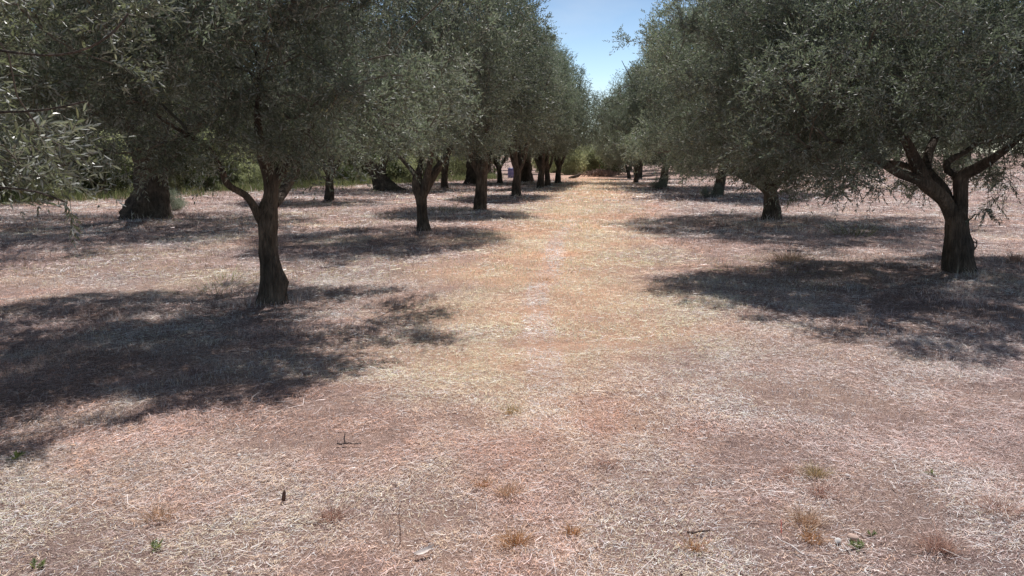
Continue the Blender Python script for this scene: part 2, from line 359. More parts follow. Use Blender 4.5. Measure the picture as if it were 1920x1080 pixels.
trB = tree_meshes(23, limbsB, [((-.35, .1, 3.0), (3.2, 3.2, 2.1)), ((-2.0, -.3, 2.05), (1.9, 2.0, 1.15)), ((1.7, -.4, 2.3), (1.7, 2.2, 1.4)), ((1.6, .3, 3.6), (1.7, 2.0, 1.6))], q(980), .38, twigs=40, tl=(.13, .28), spread=.10, pairs=7, leaf=(.057, .0145), low=lowB, gap=.3,
    bumps=[(at(1822, 460, bB[1]) - bB, .1, .03)], flare=(.15, .12), droop=.08)
oB = place_tree(trB, bB, 'olive tree with dark double stem and low limbs, nearest right of the path', tint=0.95)
mb = MB(); pts = B1([(1035, 900, 5, 0), (1068, 890, 4.5, 0), (1085, 862, 4, 0), (1080, 835, 3, 0), (1062, 820, 2, 0)]); tube(mb, resample(pts, .02)[:, :3], resample(pts, .02)[:, 3], 6)
pts = B1([(1080, 850, 3, 0), (1060, 840, 4, 0.02), (1055, 835, 2, 0.02)]); tube(mb, resample(pts, .02)[:, :3], resample(pts, .02)[:, 3], 6)
mb.build('sprout', M_BARK, [c for c in oB.children if c.name.startswith('trunk')][0])
# hanging twigs of leaves low on the right side of that tree
def hanging(seed, base, spots, parent, name='hanging_twig'):
    rng = np.random.default_rng(seed)
    for (u, v, d, L) in spots:
        p = at(u, v, d) - base; mb = MB(); n = 7
        for k in range(n):
            a = rng.normal(size=3) * np.array([.10, .10, .08]); d0 = norm(np.array([rng.normal() * .5, rng.normal() * .4, -.7]))
            t = np.linspace(0, 1, 7); Q = p + a * .4 + d0 * (t * L * rng.uniform(.6, 1))[:, None] + np.array([rng.normal() * .1, 0, .12]) * (t ** 2)[:, None]
            tube(mb, Q, np.linspace(.003, .001, 7), 4, mat=1)
            m = 12; tt = np.linspace(.1, 1, m); PP = p + a * .4 + d0 * (tt * L * .9)[:, None]
            for sg in (1, -1):
                pr = norm(np.cross(d0, rng.normal(size=3))); add_leaves(mb, PP, d0 * .8 + sg * pr * .7 + rng.normal(size=(m, 3)) * .25, np.cross(d0, pr) + rng.normal(size=(m, 3)) * .3, rng.uniform(.05, .075, m), np.full(m, .014), LEAF_LO)
        # the stalk that ties the spray to the crown above
        top = p + np.array([rng.normal() * .1 - .1, rng.normal() * .1, .75]); t = np.linspace(0, 1, 8)[:, None]; Q = top + (p - top) * t + np.array([.06, 0, 0]) * np.sin(3.1 * t); tube(mb, Q, np.linspace(.006, .003, 8), 5, mat=1)
        mb.build(name, [M_LEAF, M_TWIG], parent)
hanging(3, bB, [(1872, 365, 10.9, .42), (1850, 395, 10.7, .2), (1895, 335, 10.6, .3), (1565, 350, 10.4, .22), (1545, 335, 10.2, .25), (1720, 345, 11.9, .25), (1690, 338, 12.2, .2)], oB)

# the tree out of frame on the left whose boughs hang into the picture
bL = np.array([-5.15, 3.85, float(zg(-5.15, 3.85))])
rngL = np.random.default_rng(4)
limbsL = auto_limbs(rngL, 1.15, .17, (.1, .05), 2.3, 5, 4.3)
limbsL.append(np.array([(.1, 0, .95, .09), (.6, -.05, 1.45, .07), (1.3, -.1, 1.75, .05), (2.0, -.15, 1.95, .03), (2.5, -.2, 1.85, .012)]))
limbsL.append(np.array([(.1, 0, 1.0, .08), (.6, .3, 1.7, .06), (1.3, .5, 2.2, .045), (2.0, .45, 2.45, .028), (2.6, .3, 2.4, .012)]))
for pl in ([(-160, 70, 3.9, .016), (-60, 85, 3.5, .013), (40, 100, 3.2, .0075), (110, 103, 3.1, .0062), (170, 88, 3.05, .005), (215, 58, 3.0, .004), (240, 25, 3.0, .003)],
           [(-200, 330, 3.9, .014), (-90, 345, 3.5, .010), (10, 352, 3.3, .006), (70, 360, 3.2, .0045), (120, 378, 3.15, .003)], [(-120, 200, 3.8, .014), (0, 210, 3.5, .009), (90, 205, 3.4, .006), (160, 190, 3.35, .0035)]):
    limbsL.append(np.array([(*(at(u, v, d_) - bL), r_ * .62) for (u, v, d_, r_) in pl]))
trL = tree_meshes(37, limbsL, [((.1, 0, 2.75), (2.55, 2.6, 1.7)), ((1.6, -.05, 1.95), (1.05, 1.1, .72)), ((1.7, .3, 2.6), (1.1, 1.1, .7))], q(520), .27, twigs=20, tl=(.16, .34), spread=.09, pairs=8, leaf=(.064, .0155), shape=LEAF_HI,
    low=lambda P: 1.6 + .15 * np.sin(P[:, 1] * 3), gap=.3, leafmat=M_LEAFN, droop=.05, shell=.6)
place_tree(trL, bL, 'olive tree at the left edge, only its close leafy boughs reach into view', tint=1.25)

# the right tree behind, thick short trunk, crown broad and low
bE = gp(1446, 412)
E1 = lambda pts: rel(bE, [(1180 + x / 5.05, 280 + y / 5.05, h / 5.05, dy) for (x, y, h, dy) in pts])
limbsE = [E1([(1345, 700, 88, 0), (1345, 660, 85, 0), (1345, 560, 73, 0), (1340, 460, 64, 0), (1330, 370, 62, 0), (1315, 310, 60, 0), (1290, 260, 40, 0)]),
          E1([(1310, 380, 56, 0), (1240, 320, 50, -.1), (1160, 280, 46, -.3), (1090, 255, 40, -.6), (980, 190, 32, -1.0), (850, 60, 24, -1.5), (760, -120, 14, -1.8), (700, -300, 6, -2)]),
          E1([(1330, 360, 52, 0), (1345, 270, 46, .2), (1400, 170, 40, .5), (1480, 20, 30, .9), (1550, -200, 20, 1.2), (1600, -450, 8, 1.5)]),
          E1([(1325, 350, 48, .05), (1290, 240, 44, .4), (1230, 80, 34, .9), (1180, -150, 24, 1.4), (1130, -400, 10, 1.8)]),
          E1([(1340, 380, 44, -.05), (1420, 300, 38, -.4), (1560, 200, 30, -.9), (1720, 60, 20, -1.4), (1850, -120, 8, -1.9)])]
trE = tree_meshes(41, limbsE, [((.05, -.7, 3.8), (3.2, 4.3, 2.6)), ((.25, -.2, 4.9), (2.5, 3.2, 2.0)), ((-1.9, -.8, 2.1), (2.1, 2.2, 1.3)), ((2.0, -.3, 2.2), (2.2, 2.3, 1.4))], q(800), .46, twigs=36, tl=(.16, .34), pairs=6, leaf=(.070, .020), twig_wood=False,
    low=lambda P: 1.9 - .45 * np.clip(np.hypot(P[:, 0], P[:, 1]) - .8, 0, 1.4), gap=.5, flare=(.25, .12), spread=.12, tip=.007)
place_tree(trE, bE, 'olive tree with thick short trunk and long shadow, second right of the path', tint=1.2)

# left row: the second and third trunks
bC = gp(797, 433)
C1 = lambda pts: rel(bC, [(560 + x / 4, 220 + y / 4, h / 4, dy) for (x, y, h, dy) in pts])
limbsC = [C1([(945, 880, 58, 0), (940, 850, 52, 0), (930, 770, 42, 0), (922, 680, 38, 0), (915, 600, 42, 0), (900, 520, 50, 0), (885, 460, 34, 0), (905, 390, 22, .1), (920, 300, 16, .2), (900, 150, 10, .3)]),
          C1([(930, 590, 34, -.05), (950, 510, 34, -.08), (965, 430, 26, -.1), (985, 340, 22, -.2), (1010, 220, 18, -.4), (1060, 60, 12, -.6), (1100, -100, 6, -.8)]),
          C1([(940, 570, 32, .05), (985, 470, 36, .05), (1030, 400, 30, .1), (1080, 330, 24, .2), (1150, 220, 18, .4), (1260, 80, 12, .7), (1340, -80, 6, .9)]),
          C1([(890, 470, 22, .05), (850, 400, 18, .3), (760, 300, 14, .6), (640, 180, 9, .9), (560, 20, 5, 1.2)])]
trC = tree_meshes(53, limbsC, [((-.1, 0, 3.9), (2.0, 2.8, 2.3)), ((-1.0, -.5, 2.7), (1.5, 2.0, 1.3)), ((.8, .2, 2.9), (1.2, 2.0, 1.5))], q(400), .44, twigs=38, tl=(.16, .32), pairs=6, leaf=(.066, .017), twig_wood=False,
    low=lambda P: 1.78 - .2 * np.clip(np.hypot(P[:, 0], P[:, 1]) - .9, 0, 1.5), gap=.5, flare=(.14, .25), spread=.12, tip=.007)
place_tree(trC, bC, 'olive tree with pale three-stemmed trunk, second trunk in the row left of the path', tint=0.8)

# ------------------------------------------------------------------ kinds of trees reused along the rows
def proto(seed, hf, r0, lean, reach, nl, top, blobs, n, mind, **kw):
    rng = np.random.default_rng(seed); L = auto_limbs(rng, hf, r0, lean, reach, nl, top)
    return tree_meshes(seed + 1, L, blobs, n, mind, **{**dict(twigs=32, pairs=5, leaf=(.082, .026), twig_wood=False, spread=.15, tip=.009, tl=(.2, .4), flare=(.22, .35)), **kw})
lowm = lambda a, b: (lambda P: a - b * np.clip(np.hypot(P[:, 0], P[:, 1]) - 1.0, 0, 2))
PM1 = proto(101, 1.15, .16, (.12, 0), 2.2, 4, 6.2, [((0, 0, 4.0), (2.5, 2.6, 2.7)), ((.6, .3, 5.6), (1.5, 1.5, 1.6)), ((-.9, -.6, 3.0), (1.7, 1.8, 1.4))], q(330), .56, low=lowm(2.1, .2), gap=.5)
PMN = proto(171, 1.15, .15, (.05, 0), 1.5, 4, 6.6, [((-.15, 0, 3.9), (1.5, 2.3, 2.5)), ((-.3, .2, 5.9), (.95, 1.3, 1.5)), ((.3, -.6, 2.8), (1.3, 1.6, 1.3))], q(290), .50, low=lowm(1.95, .15), gap=.5)
PM2 = proto(111, 1.0, .17, (-.15, .1), 2.4, 3, 7.0, [((0, 0, 3.9), (2.9, 2.9, 2.6)), ((-.5, 0, 6.0), (1.7, 1.8, 2.0)), ((1.2, .3, 3.2), (1.9, 1.9, 1.7))], q(380), .56, low=lowm(2.0, .2), gap=.5)
PM3 = proto(121, 1.3, .20, (.2, -.1), 2.8, 4, 8.0, [((0, 0, 4.2), (2.9, 3.0, 3.2)), ((.4, .2, 7.0), (1.7, 1.8, 1.9)), ((-.9, .4, 5.8), (1.6, 1.8, 1.8)), ((-1.0, -.9, 2.6), (2.0, 1.8, 1.7))], q(460), .60, low=lowm(1.6, .5), gap=.5, leaf=(.095, .030))
PMR = proto(181, 1.3, .20, (.25, -.1), 2.7, 4, 8.0, [((.5, 0, 4.2), (2.8, 3.3, 3.1)), ((.75, .2, 7.0), (1.6, 1.9, 1.9)), ((-.4, -.8, 3.2), (2.3, 2.4, 1.8)), ((2.2, .4, 4.6), (2.0, 2.3, 2.3))], q(540), .58, low=lowm(1.3, .5), gap=.5, leaf=(.095, .030))
PO1 = proto(131, 1.9, .40, (.05, 0), 3.2, 4, 8.0, [((0, 0, 4.8), (3.9, 3.9, 3.0)), ((-.8, .6, 6.8), (2.4, 2.4, 2.0)), ((1.6, -.8, 3.6), (2.4, 2.2, 1.7))], q(480), .64, low=lowm(2.5, .4), gap=.4, leaf=(.095, .028), rough=.16, flare=(.35, .55))
PF1 = proto(141, 1.2, .22, (.1, 0), 2.8, 3, 7.0, [((0, 0, 4.2), (3.4, 3.4, 3.0)), ((.8, 0, 6.2), (2.0, 2.2, 2.0)), ((-1.5, 0, 3.4), (2.0, 2.2, 1.9))], q(300), .72, low=lowm(1.7, .4), leaf=(.14, .05), pairs=4, gap=.4, spread=.24, twigs=20)
PF2 = proto(151, 1.3, .25, (-.1, .1), 3.0, 3, 8.0, [((0, 0, 4.4), (3.2, 3.3, 3.2)), ((-.6, .4, 7.0), (2.0, 2.0, 1.9)), ((1.4, .3, 4.0), (2.2, 2.2, 2.2))], q(300), .72, low=lowm(1.6, .4), leaf=(.14, .05), pairs=4, gap=.4, spread=.24, twigs=20)

# big old tree far left and the leaning old tree
bI = gp(277, 408)
limbsI = [rel(bI, [(277, 422, 44, 0), (277, 408, 41, 0), (279, 390, 35, 0), (283, 365, 29, 0), (285, 345, 27, 0), (285, 325, 27, 0), (287, 305, 25, 0), (290, 280, 16, 0)]),
          rel(bI, [(284, 325, 20, -.1), (268, 290, 18, -.5), (240, 240, 15, -1.0), (205, 170, 10, -1.8), (180, 100, 5, -2.4)]),
          rel(bI, [(288, 325, 20, 0), (310, 292, 17, .2), (340, 262, 14, .4), (390, 210, 11, .8), (440, 140, 7, 1.2), (470, 80, 3, 1.5)]),
          rel(bI, [(286, 320, 18, 0), (295, 270, 16, -.4), (310, 200, 13, -.8), (320, 110, 9, -1.2), (330, 10, 4, -1.5)])]
trI = tree_meshes(61, limbsI, [((.3, -.5, 5.2), (4.8, 5.0, 3.2)), ((-1.5, -3.6, 4.3), (3.6, 3.2, 1.9)), ((2.5, -1.8, 4.1), (2.7, 3.0, 1.9)), ((-.6, -5.6, 4.7), (4.0, 2.8, 2.0))], q(980), .60, twigs=30, pairs=5, tl=(.2, .4), leaf=(.082, .025), twig_wood=False, low=lowm(2.5, .3), gap=.5, rough=.16, flare=(.3, .3), spread=.15, tip=.009)
place_tree(trI, bI, 'huge old olive tree with massive fluted trunk near the hedge at far left', tint=0.72)
bK = gp(718, 357)
limbsK = [rel(bK, [(722, 364, 26, 0), (720, 356, 22, 0), (716, 345, 16, 0), (708, 330, 11, 0), (698, 314, 8.5, 0), (688, 300, 7, 0), (676, 285, 6, 0), (660, 268, 4, 0), (650, 240, 2.5, 0)]),
          rel(bK, [(714, 340, 9, .1), (716, 315, 8, .3), (724, 290, 6, .5), (736, 255, 4, .8), (745, 220, 2, 1)])]
trK = tree_meshes(67, limbsK, [((-.9, 0, 4.2), (3.3, 3.2, 2.6)), ((.8, .3, 3.8), (2.4, 2.4, 2.0))], q(300), .62, twigs=28, pairs=4, tl=(.2, .4), leaf=(.10, .034), twig_wood=False, low=lambda P: 2.4, gap=.5, rough=.15, flare=(.4, .4), spread=.16, tip=.01)
place_tree(trK, bK, 'old olive tree leaning left from a broad mounded stump, behind the left row', tint=1.0)

TINT = {900: .72, 968: 1.0, 1013: 1.2, 1027: .95, 1046: 1.12, 618: 1.15, 833: .8, 888: .85, 985: .7, 938: .9, 1345: .8, 1241: .95, 1192: 1.1, 1180: 1.0}
def T(meshes, u, v, label, rz=0., sc=1., group='olive trees in the rows'):
    return place_tree(meshes, gp(u, v) - np.array([0, 0, .03]), label, group, rz, sc, tint=TINT[u])
T(PMN, 900, 393, 'olive tree with V-forked trunk, third in the row left of the path', .3, 1.1)
T(PMN, 968, 367, 'thin straight-trunked olive tree right of the V-forked trunk, left of the path', -.5, 1.05)
T(PMN, 1013, 354, 'slim olive tree fifth along the left row, close beside an even thinner trunk', .1, 1.0)
T(PMN, 1027, 349, 'thinnest-trunked olive tree tucked between two trunks at the end of the left row', 3.0, .9)
T(PMN, 1046, 344, 'olive tree closing the left row by the path, its bough curving to the right', -.3, 1.0)
T(PM1, 618, 376, 'slender lone olive tree between the big forked tree and the leaning stump', 1.2, .92)
T(PM2, 833, 353, 'small olive tree with dark slim trunk seen between the second and third row trunks', 2.4, .9)
T(PO1, 888, 346, 'thick old olive trunk half hidden behind the V-forked tree', .4, .9)
T(PO1, 985, 341, 'stout old olive tree with flared base behind the thin straight trunk', 2.2, .95)
T(PM1, 938, 343, 'little olive tree with two arching boughs beside the lavender drum', 3.7, .85)
T(PMR, 1345, 367, 'tall olive tree with leafy suckers at its mounded base, third on the right', .1, (.95, 1.1, 1.05))
T(PMR, 1241, 352, 'tall olive tree fourth on the right of the path, crown reaching low', -.25, .93)
T(PM2, 1192, 343, 'olive tree fifth on the right with crown brushing the ground shadow', 4.4, .80)
T(PM2, 1180, 336, 'farthest olive tree on the right of the path beside the brush heap', 1.0, .66)

# farther olive trees that close the view: each a tree of its own
rng = np.random.default_rng(77)
FAR = [(-17, 27, 'left edge of the grove behind the dangling boughs'), (-15.5, 36, 'beyond the massive fluted trunk'), (-20, 34, None), (-24, 28, None)]
far_xy = [(-17.5, 27), (-21, 35), (-25, 28), (-18, 50), (-25, 44), (-31, 36), (-14, 62), (-21, 58), (-29, 55), (-37, 48), (-4, 64), (-10, 70), (-18, 70), (-27, 69), (-36, 66),
          (1.0, 72), (-4, 76), (6, 84), (11, 78), (1, 88), (8.5, 56), (9.5, 64), (16, 62), (14, 70), (24, 66), (22, 76), (32, 70), (40, 74), (31, 60), (39, 62), (48, 66), (56, 72), (20, 90), (32, 88), (46, 86), (-46, 60), (-46, 74), (-10, 86), (-24, 84), (-38, 82), (60, 84), (62, 62)]
for i, (x, y) in enumerate(far_xy):
    place_tree((PF1, PF2, PM3)[i % 3] if y < 60 else (PF1, PF2)[i % 2], (x, y, float(zg(x, y)) - .05), 'distant olive tree merging with others in the background of the grove', 'distant background olive trees', rng.random() * 6.28, rng.uniform(.8, 1.05) * (.95 if .02 < x / y < .20 else 1), tint=rng.uniform(.7, 1.25))
#SECTION_FIELD
# ------------------------------------------------------------------ the field
def path_x(y): return np.interp(y, [0, 3.4, 9.2, 13, 25, 41, 60, 90], [0.0, .1, .32, .6, 2.0, 3.9, 5.6, 7.5])
def masks(x, y):
    d = x - path_x(y)
    wob = (vnoise(x, y, 1.3, 5) - .5) * 1.2
    p = np.exp(-((d + wob * .6) / (1.2 + .02 * y)) ** 2)           # tawny strip along the path
    near = np.clip((y - 3.8) / 3.0, 0, 1); p = p * (.25 + .75 * near)
    tr = np.exp(-np.abs((d + .06 * np.sin(y * .9) + .05 * (vnoise(x, y, .3, 13) - .5)) / .15) ** 5) * np.clip((y - 4.5) / 2, 0, 1) * np.clip((24 - y) / 10, 0, 1) * (.75 + .25 * np.clip(2.5 * (vnoise(x, y, 2.2, 15) - .25), 0, 1))
    return p, tr
def straw_col(x, y, rng):
    n = len(x); p, tr = masks(x, y)
    g = fbm(x, y, 2.2, 6); h = fbm(x, y, .55, 9)
    pale = np.array([.93, .81, .78]); pink = np.array([.87, .665, .61]); mauve = np.array([.62, .47, .45]); tan = np.array([.94, .575, .405]); brown = np.array([.22, .145, .125]); white = np.array([.90, .86, .83])
    r = rng.random(n)
    a = np.clip(.30 + .9 * (h - .5), .05, .8); b = a + .27; c = b + .19
    base = np.where((r < a)[:, None], pink, np.where((r < b)[:, None], pale, np.where((r < c)[:, None], mauve, brown)))
    base = np.where((rng.random(n) < .08)[:, None], white, base)
    warm = np.where((rng.random(n) < .62)[:, None], tan, np.where((rng.random(n) < .5)[:, None], pale * np.array([1, .86, .77]), pink * np.array([1.08, .95, .80])))
    k = np.clip(p * 1.05 + (g - .52) * .9 * p + np.clip((g - .60) * 3.0, 0, .5) + .30 * np.clip(.55 - x / 3, 0, 1) * np.clip((8 - y) / 3, 0, 1) + .10, 0, 1)
    col = np.where((rng.random(n) < k)[:, None], warm, base)
    col = np.where((rng.random(n) < .85 * tr)[:, None], np.array([.97, .86, .79]), col)
    col = col * (1 + .1 * tr[:, None]) * (1 + .0 * g[:, None])
    yl = np.clip((fbm(x, y, 5, 11) - .58) * 3, 0, .22) * np.clip((y - 6) / 6, 0, 1) * (1 - p)    # a little green left in places
    col = np.where((rng.random(n) < yl)[:, None], np.array([.50, .45, .26]), col)
    col = col * (.84 + .74 * np.clip(.5 + 1.5 * (fbm(x, y, 1.3, 12) - .5) + .7 * (fbm(x, y, .3, 14) - .5) + .5 * p - .34 * np.clip((x + .6) / 1.6, 0, 1) * np.clip((5.6 - y) / 1.4, 0, 1), 0, 1))[:, None]
    return np.concatenate([np.clip(col, 0, .95), np.ones((n, 1))], 1)
def region(rng, y0, y1, dens, xpad=2.2):
    A = (.62 * (y0 + y1) + 2 * xpad) * (y1 - y0); n = int(A * dens)
    m = int(n * 1.6); y = rng.uniform(y0, y1, m); half = .62 * y + xpad; x = rng.uniform(-1, 1, m) * (.62 * y1 + xpad); k = np.abs(x) < half
    return x[k][:n], y[k][:n]
def flat_straw(mb, rng, x, y, L, w, lift, segs=2):
    n = len(x); p, tr = masks(x, y)
    dens = fbm(x, y, .5, 2); keep = rng.random(n) < np.clip(.2 + 2.0 * (dens - .30), .12, 1) * (1 - .35 * p)
    x, y = x[keep], y[keep]; n = len(x)
    fld = vnoise(x, y, 1.6, 7) * 5.0 + .5; th = np.where(rng.random(n) < .22, fld + rng.normal(size=n) * .4, rng.uniform(0, 6.28, n))
    l = np.exp(rng.normal(size=n) * .55) * L; l = np.clip(l, L * .3, L * 2.8); ww = w * np.exp(rng.normal(size=n) * .35)
    z0 = zg(x, y) + rng.random(n) ** 2 * lift; pit = rng.normal(size=n) * .11; crv = rng.normal(size=n) * .5
    roll = rng.normal(size=n) * .35
    pts = []
    for s in range(segs + 1):
        t = s / segs; a = th + crv * (t - .5)
        px = x + np.cos(a) * l * (t - .5); py = y + np.sin(a) * l * (t - .5)
        pz = np.maximum(z0 + np.tan(pit) * l * (t - .5), zg(px, py) + .001) + .004
        sx, sy, sz = -np.sin(a) * np.cos(roll), np.cos(a) * np.cos(roll), np.sin(roll); k = ww * .5 * (1 - .5 * t)
        pts.append(np.stack([px - sx * k, py - sy * k, pz - sz * k], 1)); pts.append(np.stack([px + sx * k, py + sy * k, pz + sz * k], 1))
    V = np.stack(pts, 1); k = 2 * (segs + 1); o = (np.arange(n) * k)[:, None, None]
    f = np.array([[2 * s, 2 * s + 1, 2 * s + 3, 2 * s + 2] for s in range(segs)])
    c = straw_col(x, y, rng); mb.add(V.reshape(-1, 3), [(f[None] + o).reshape(-1, 4)], 0, np.repeat(c, k, axis=0))
def stubble(mb, rng, x, y, H, w, lean=.45):
    n = len(x); p, tr = masks(x, y)
    cl = fbm(x, y, .35, 8); keep = rng.random(n) < np.clip((cl - .35) * 3 + .5 * p, .08, 1) * (1 - .6 * tr)
    x, y = x[keep], y[keep]; n = len(x); a = rng.uniform(0, 6.28, n); b = rng.uniform(0, 6.28, n)
    h = H * np.exp(rng.normal(size=n) * .4) * (.75 + .5 * fbm(x, y, 1.7, 10)); z = zg(x, y) - .004; ln = np.abs(rng.normal(size=n)) * lean
    ww = w * rng.uniform(.7, 1.3, n) * .5; c0 = np.stack([x, y, z], 1); s = np.stack([np.cos(b), np.sin(b), 0 * b], 1) * ww[:, None]
    d = np.stack([np.cos(a) * ln, np.sin(a) * ln, np.ones(n)], 1); mid = c0 + d * (h * .55)[:, None]; tip = c0 + np.stack([np.cos(a) * ln * 1.5, np.sin(a) * ln * 1.5, np.ones(n) * .95], 1) * h[:, None]
    V = np.stack([c0 - s, c0 + s, mid + s * .7, mid - s * .7, tip], 1); o = (np.arange(n) * 5)[:, None, None]
    c = straw_col(x, y, rng); c[:, :3] *= .92
    mb.add(V.reshape(-1, 3), [(np.array([[0, 1, 2, 3]])[None] + o).reshape(-1, 4), (np.array([[3, 2, 4]])[None] + o).reshape(-1, 3)], 0, np.repeat(c, 5, axis=0))
rng = np.random.default_rng(91)
mb = MB()
for (y0, y1, dens, L, w, lift, sg) in [(2.0, 4.5, 14500, .027, .00150, .02, 2), (2.0, 5, 7000, .011, .0022, .012, 1), (4.5, 7, 9500, .030, .0020, .022, 2), (7, 11, 4600, .038, .0030, .025, 1), (11, 17, 1000, .08, .0055, .03, 1), (17, 28, 300, .12, .010, .04, 1), (28, 50, 55, .22, .022, .05, 1)]:
    x, y = region(rng, y0, y1, dens); flat_straw(mb, rng, x, y, L, w, lift, sg)
x, y = region(rng, 2.0, 7.5, 200); flat_straw(mb, rng, x, y, .085, .0024, .03, 2); kx = len(mb.c[-1]); mb.c[-1][:, :3] = np.repeat(rng.uniform(.62, .95, (kx // 6, 1)), 6, axis=0) * np.array([.95, .85, .80])
tag(mb.build('straw_litter', M_STRAW), 'flattened pale dry straw scattered all over the mown field', 'straw', kind='stuff')
mb = MB()
for (y0, y1, dens, H, w) in [(2.0, 4.5, 3600, .026, .0018), (4.5, 7, 2600, .030, .0023), (7, 11, 1500, .036, .0034), (11, 17, 800, .045, .0055), (17, 28, 330, .055, .010), (28, 55, 80, .075, .022)]:
    x, y = region(rng, y0, y1, dens); stubble(mb, rng, x, y, H, w)
for (b_, rr, n_, h_, w_) in ((bA, .22, 420, .075, .0045), (bB, .27, 480, .08, .005), (bC, .22, 260, .09, .008), (bE, .34, 300, .10, .010), (bI, .9, 500, .13, .011)):
    a_ = rng.uniform(0, 6.28, n_); q_ = rr * (1 + np.abs(rng.normal(size=n_)) * .45); stubble(mb, rng, b_[0] + np.cos(a_) * q_, b_[1] + np.sin(a_) * q_, h_, w_)
tag(mb.build('dry_grass_stubble', M_STRAW), 'short tawny dry grass stubble covering the olive grove floor', 'dry grass', kind='stuff')

# the ground sheet itself
def sgrid(a, b, n, near):        # fine near zero, coarse far away
    t = np.linspace(np.arcsinh(a / near), np.arcsinh(b / near), n); return np.sinh(t) * near
gx = sgrid(-600, 600, 420, 6.0); gy = np.concatenate([[-60, -20, -8], sgrid(-3, 900, 420, 6.0)])
X, Y = np.meshgrid(gx, gy); Z = zg(X, Y)
V = np.stack([X, Y, Z], -1).reshape(-1, 3); nx, ny = len(gx), len(gy)
i = np.arange(ny - 1)[:, None] * nx + np.arange(nx - 1)[None]; f = np.stack([i, i + 1, i + nx + 1, i + nx], -1).reshape(-1, 4)
p, tr = masks(X.ravel(), Y.ravel()); c = np.stack([p, tr, fbm(X.ravel(), Y.ravel(), 2.2, 6), np.ones(len(p))], 1)
m, nt, out, N = new_mat('dry_field_soil'); Lk = nt.links.new
tc = N('TexCoord'); at_ = N('Attribute', attribute_name='tint'); sp = N('SeparateColor'); Lk(at_.outputs['Color'], sp.inputs[0])
n1 = N('TexNoise', Scale=9.0); n1.inputs['Detail'].default_value = 8; n1.inputs['Roughness'].default_value = .7; Lk(tc.outputs['Object'], n1.inputs['Vector'])
n2 = N('TexNoise', Scale=140.0); n2.inputs['Detail'].default_value = 4; n2.inputs['Roughness'].default_value = .7; Lk(tc.outputs['Object'], n2.inputs['Vector'])
n3 = N('TexNoise', Scale=.6); n3.inputs['Detail'].default_value = 5; Lk(tc.outputs['Object'], n3.inputs['Vector'])
r1 = ramp(N, [(.30, (.085, .062, .057)), (.5, (.40, .30, .275)), (.68, (.82, .66, .61))]); Lk(n2.outputs[0], r1.inputs[0])
r2 = ramp(N, [(.30, (.36, .22, .155)), (.5, (.70, .46, .345)), (.68, (.90, .65, .49))]); Lk(n2.outputs[0], r2.inputs[0])
mx = N('Mix', data_type='RGBA'); Lk(sp.outputs[0], mx.inputs[0]); Lk(r1.outputs[0], mx.inputs[6]); Lk(r2.outputs[0], mx.inputs[7])
r3 = ramp(N, [(.3, (.72, .70, .70)), (.7, (1.2, 1.16, 1.1))]); Lk(n1.outputs[0], r3.inputs[0])
mm = N('Mix', data_type='RGBA', blend_type='MULTIPLY'); mm.inputs[0].default_value = 1; Lk(mx.outputs[2], mm.inputs[6]); Lk(r3.outputs[0], mm.inputs[7])
r4 = ramp(N, [(.35, (.85, .84, .86)), (.65, (1.12, 1.08, 1.0))]); Lk(n3.outputs[0], r4.inputs[0])
m3 = N('Mix', data_type='RGBA', blend_type='MULTIPLY'); m3.inputs[0].default_value = 1; Lk(mm.outputs[2], m3.inputs[6]); Lk(r4.outputs[0], m3.inputs[7])
b = N('Bump'); b.inputs['Strength'].default_value = 1; b.inputs['Distance'].default_value = .02; Lk(n2.outputs[0], b.inputs['Height'])
pb = N('BsdfPrincipled'); pb.inputs['Roughness'].default_value = .95; pb.inputs['Specular IOR Level'].default_value = .1; Lk(m3.outputs[2], pb.inputs['Base Color']); Lk(b.outputs[0], pb.inputs['Normal']); Lk(pb.outputs[0], out.inputs[0])
tag(MB().add(V, [f], 0, c, True).build('ground', m), kind='structure')

#SECTION_PLANTS
# ------------------------------------------------------------------ hedge shrubs, tall green grass, tufts and small finds
def shrub_mesh(seed, r, h, n, leaf, mat, upright=.3):
    rng = np.random.default_rng(seed); stems = MB(); cw = MB(); C = crown_clusters(rng, [((0, 0, h * .5), (r, r * .8, h * .5)), ((r * .3, 0, h * .65), (r * .5, r * .5, h * .4)), ((-r * .5, .1, h * .4), (r * .55, r * .5, h * .38))], n, .17, lambda P: .08, .4, .6)
    for c in C[::5]:
        t = np.linspace(0, 1, 6)[:, None]; a = np.array([c[0] * .25, c[1] * .25, -.05]); tube(stems, a + (c - a) * t + np.array([c[0], c[1], 0]) * .15 * np.sin(3.14 * t), np.linspace(.014, .004, 6), 5)
    k = np.maximum(rng.poisson(9, len(C)), 3); T0 = np.repeat(C, k, axis=0); nt_ = len(T0); out = norm(T0 - np.array([0, 0, h * .3]))
    T0 = T0 + rng.normal(size=(nt_, 3)) * .10; TD = norm(out * .5 + rng.normal(size=(nt_, 3)) * .7 + np.array([0, 0, upright]))
    for j in range(5):
        d = TD * .6 + rng.normal(size=(nt_, 3)) * .7; add_leaves(cw, T0 + TD * (.05 + .05 * j), d, rng.normal(size=(nt_, 3)), leaf[0] * rng.uniform(.6, 1.3, nt_), leaf[1] * rng.uniform(.7, 1.3, nt_), LEAF_LO)
    return stems.mesh('stems', [M_TWIG]), cw.mesh('foliage', [mat])
def place_shrub(ms, loc, label, group, rz=0, sc=1.0):
    r = empty('shrub', loc, label, 'shrub', group, rz, sc); link(bpy.data.objects.new('stems', ms[0]), r); t_ = .7 + .6 * ((loc[0] * 7.3 + loc[1] * 3.1) % 1); link(bpy.data.objects.new('foliage', ms[1]), r).color = (t_, t_, t_, 1); return r
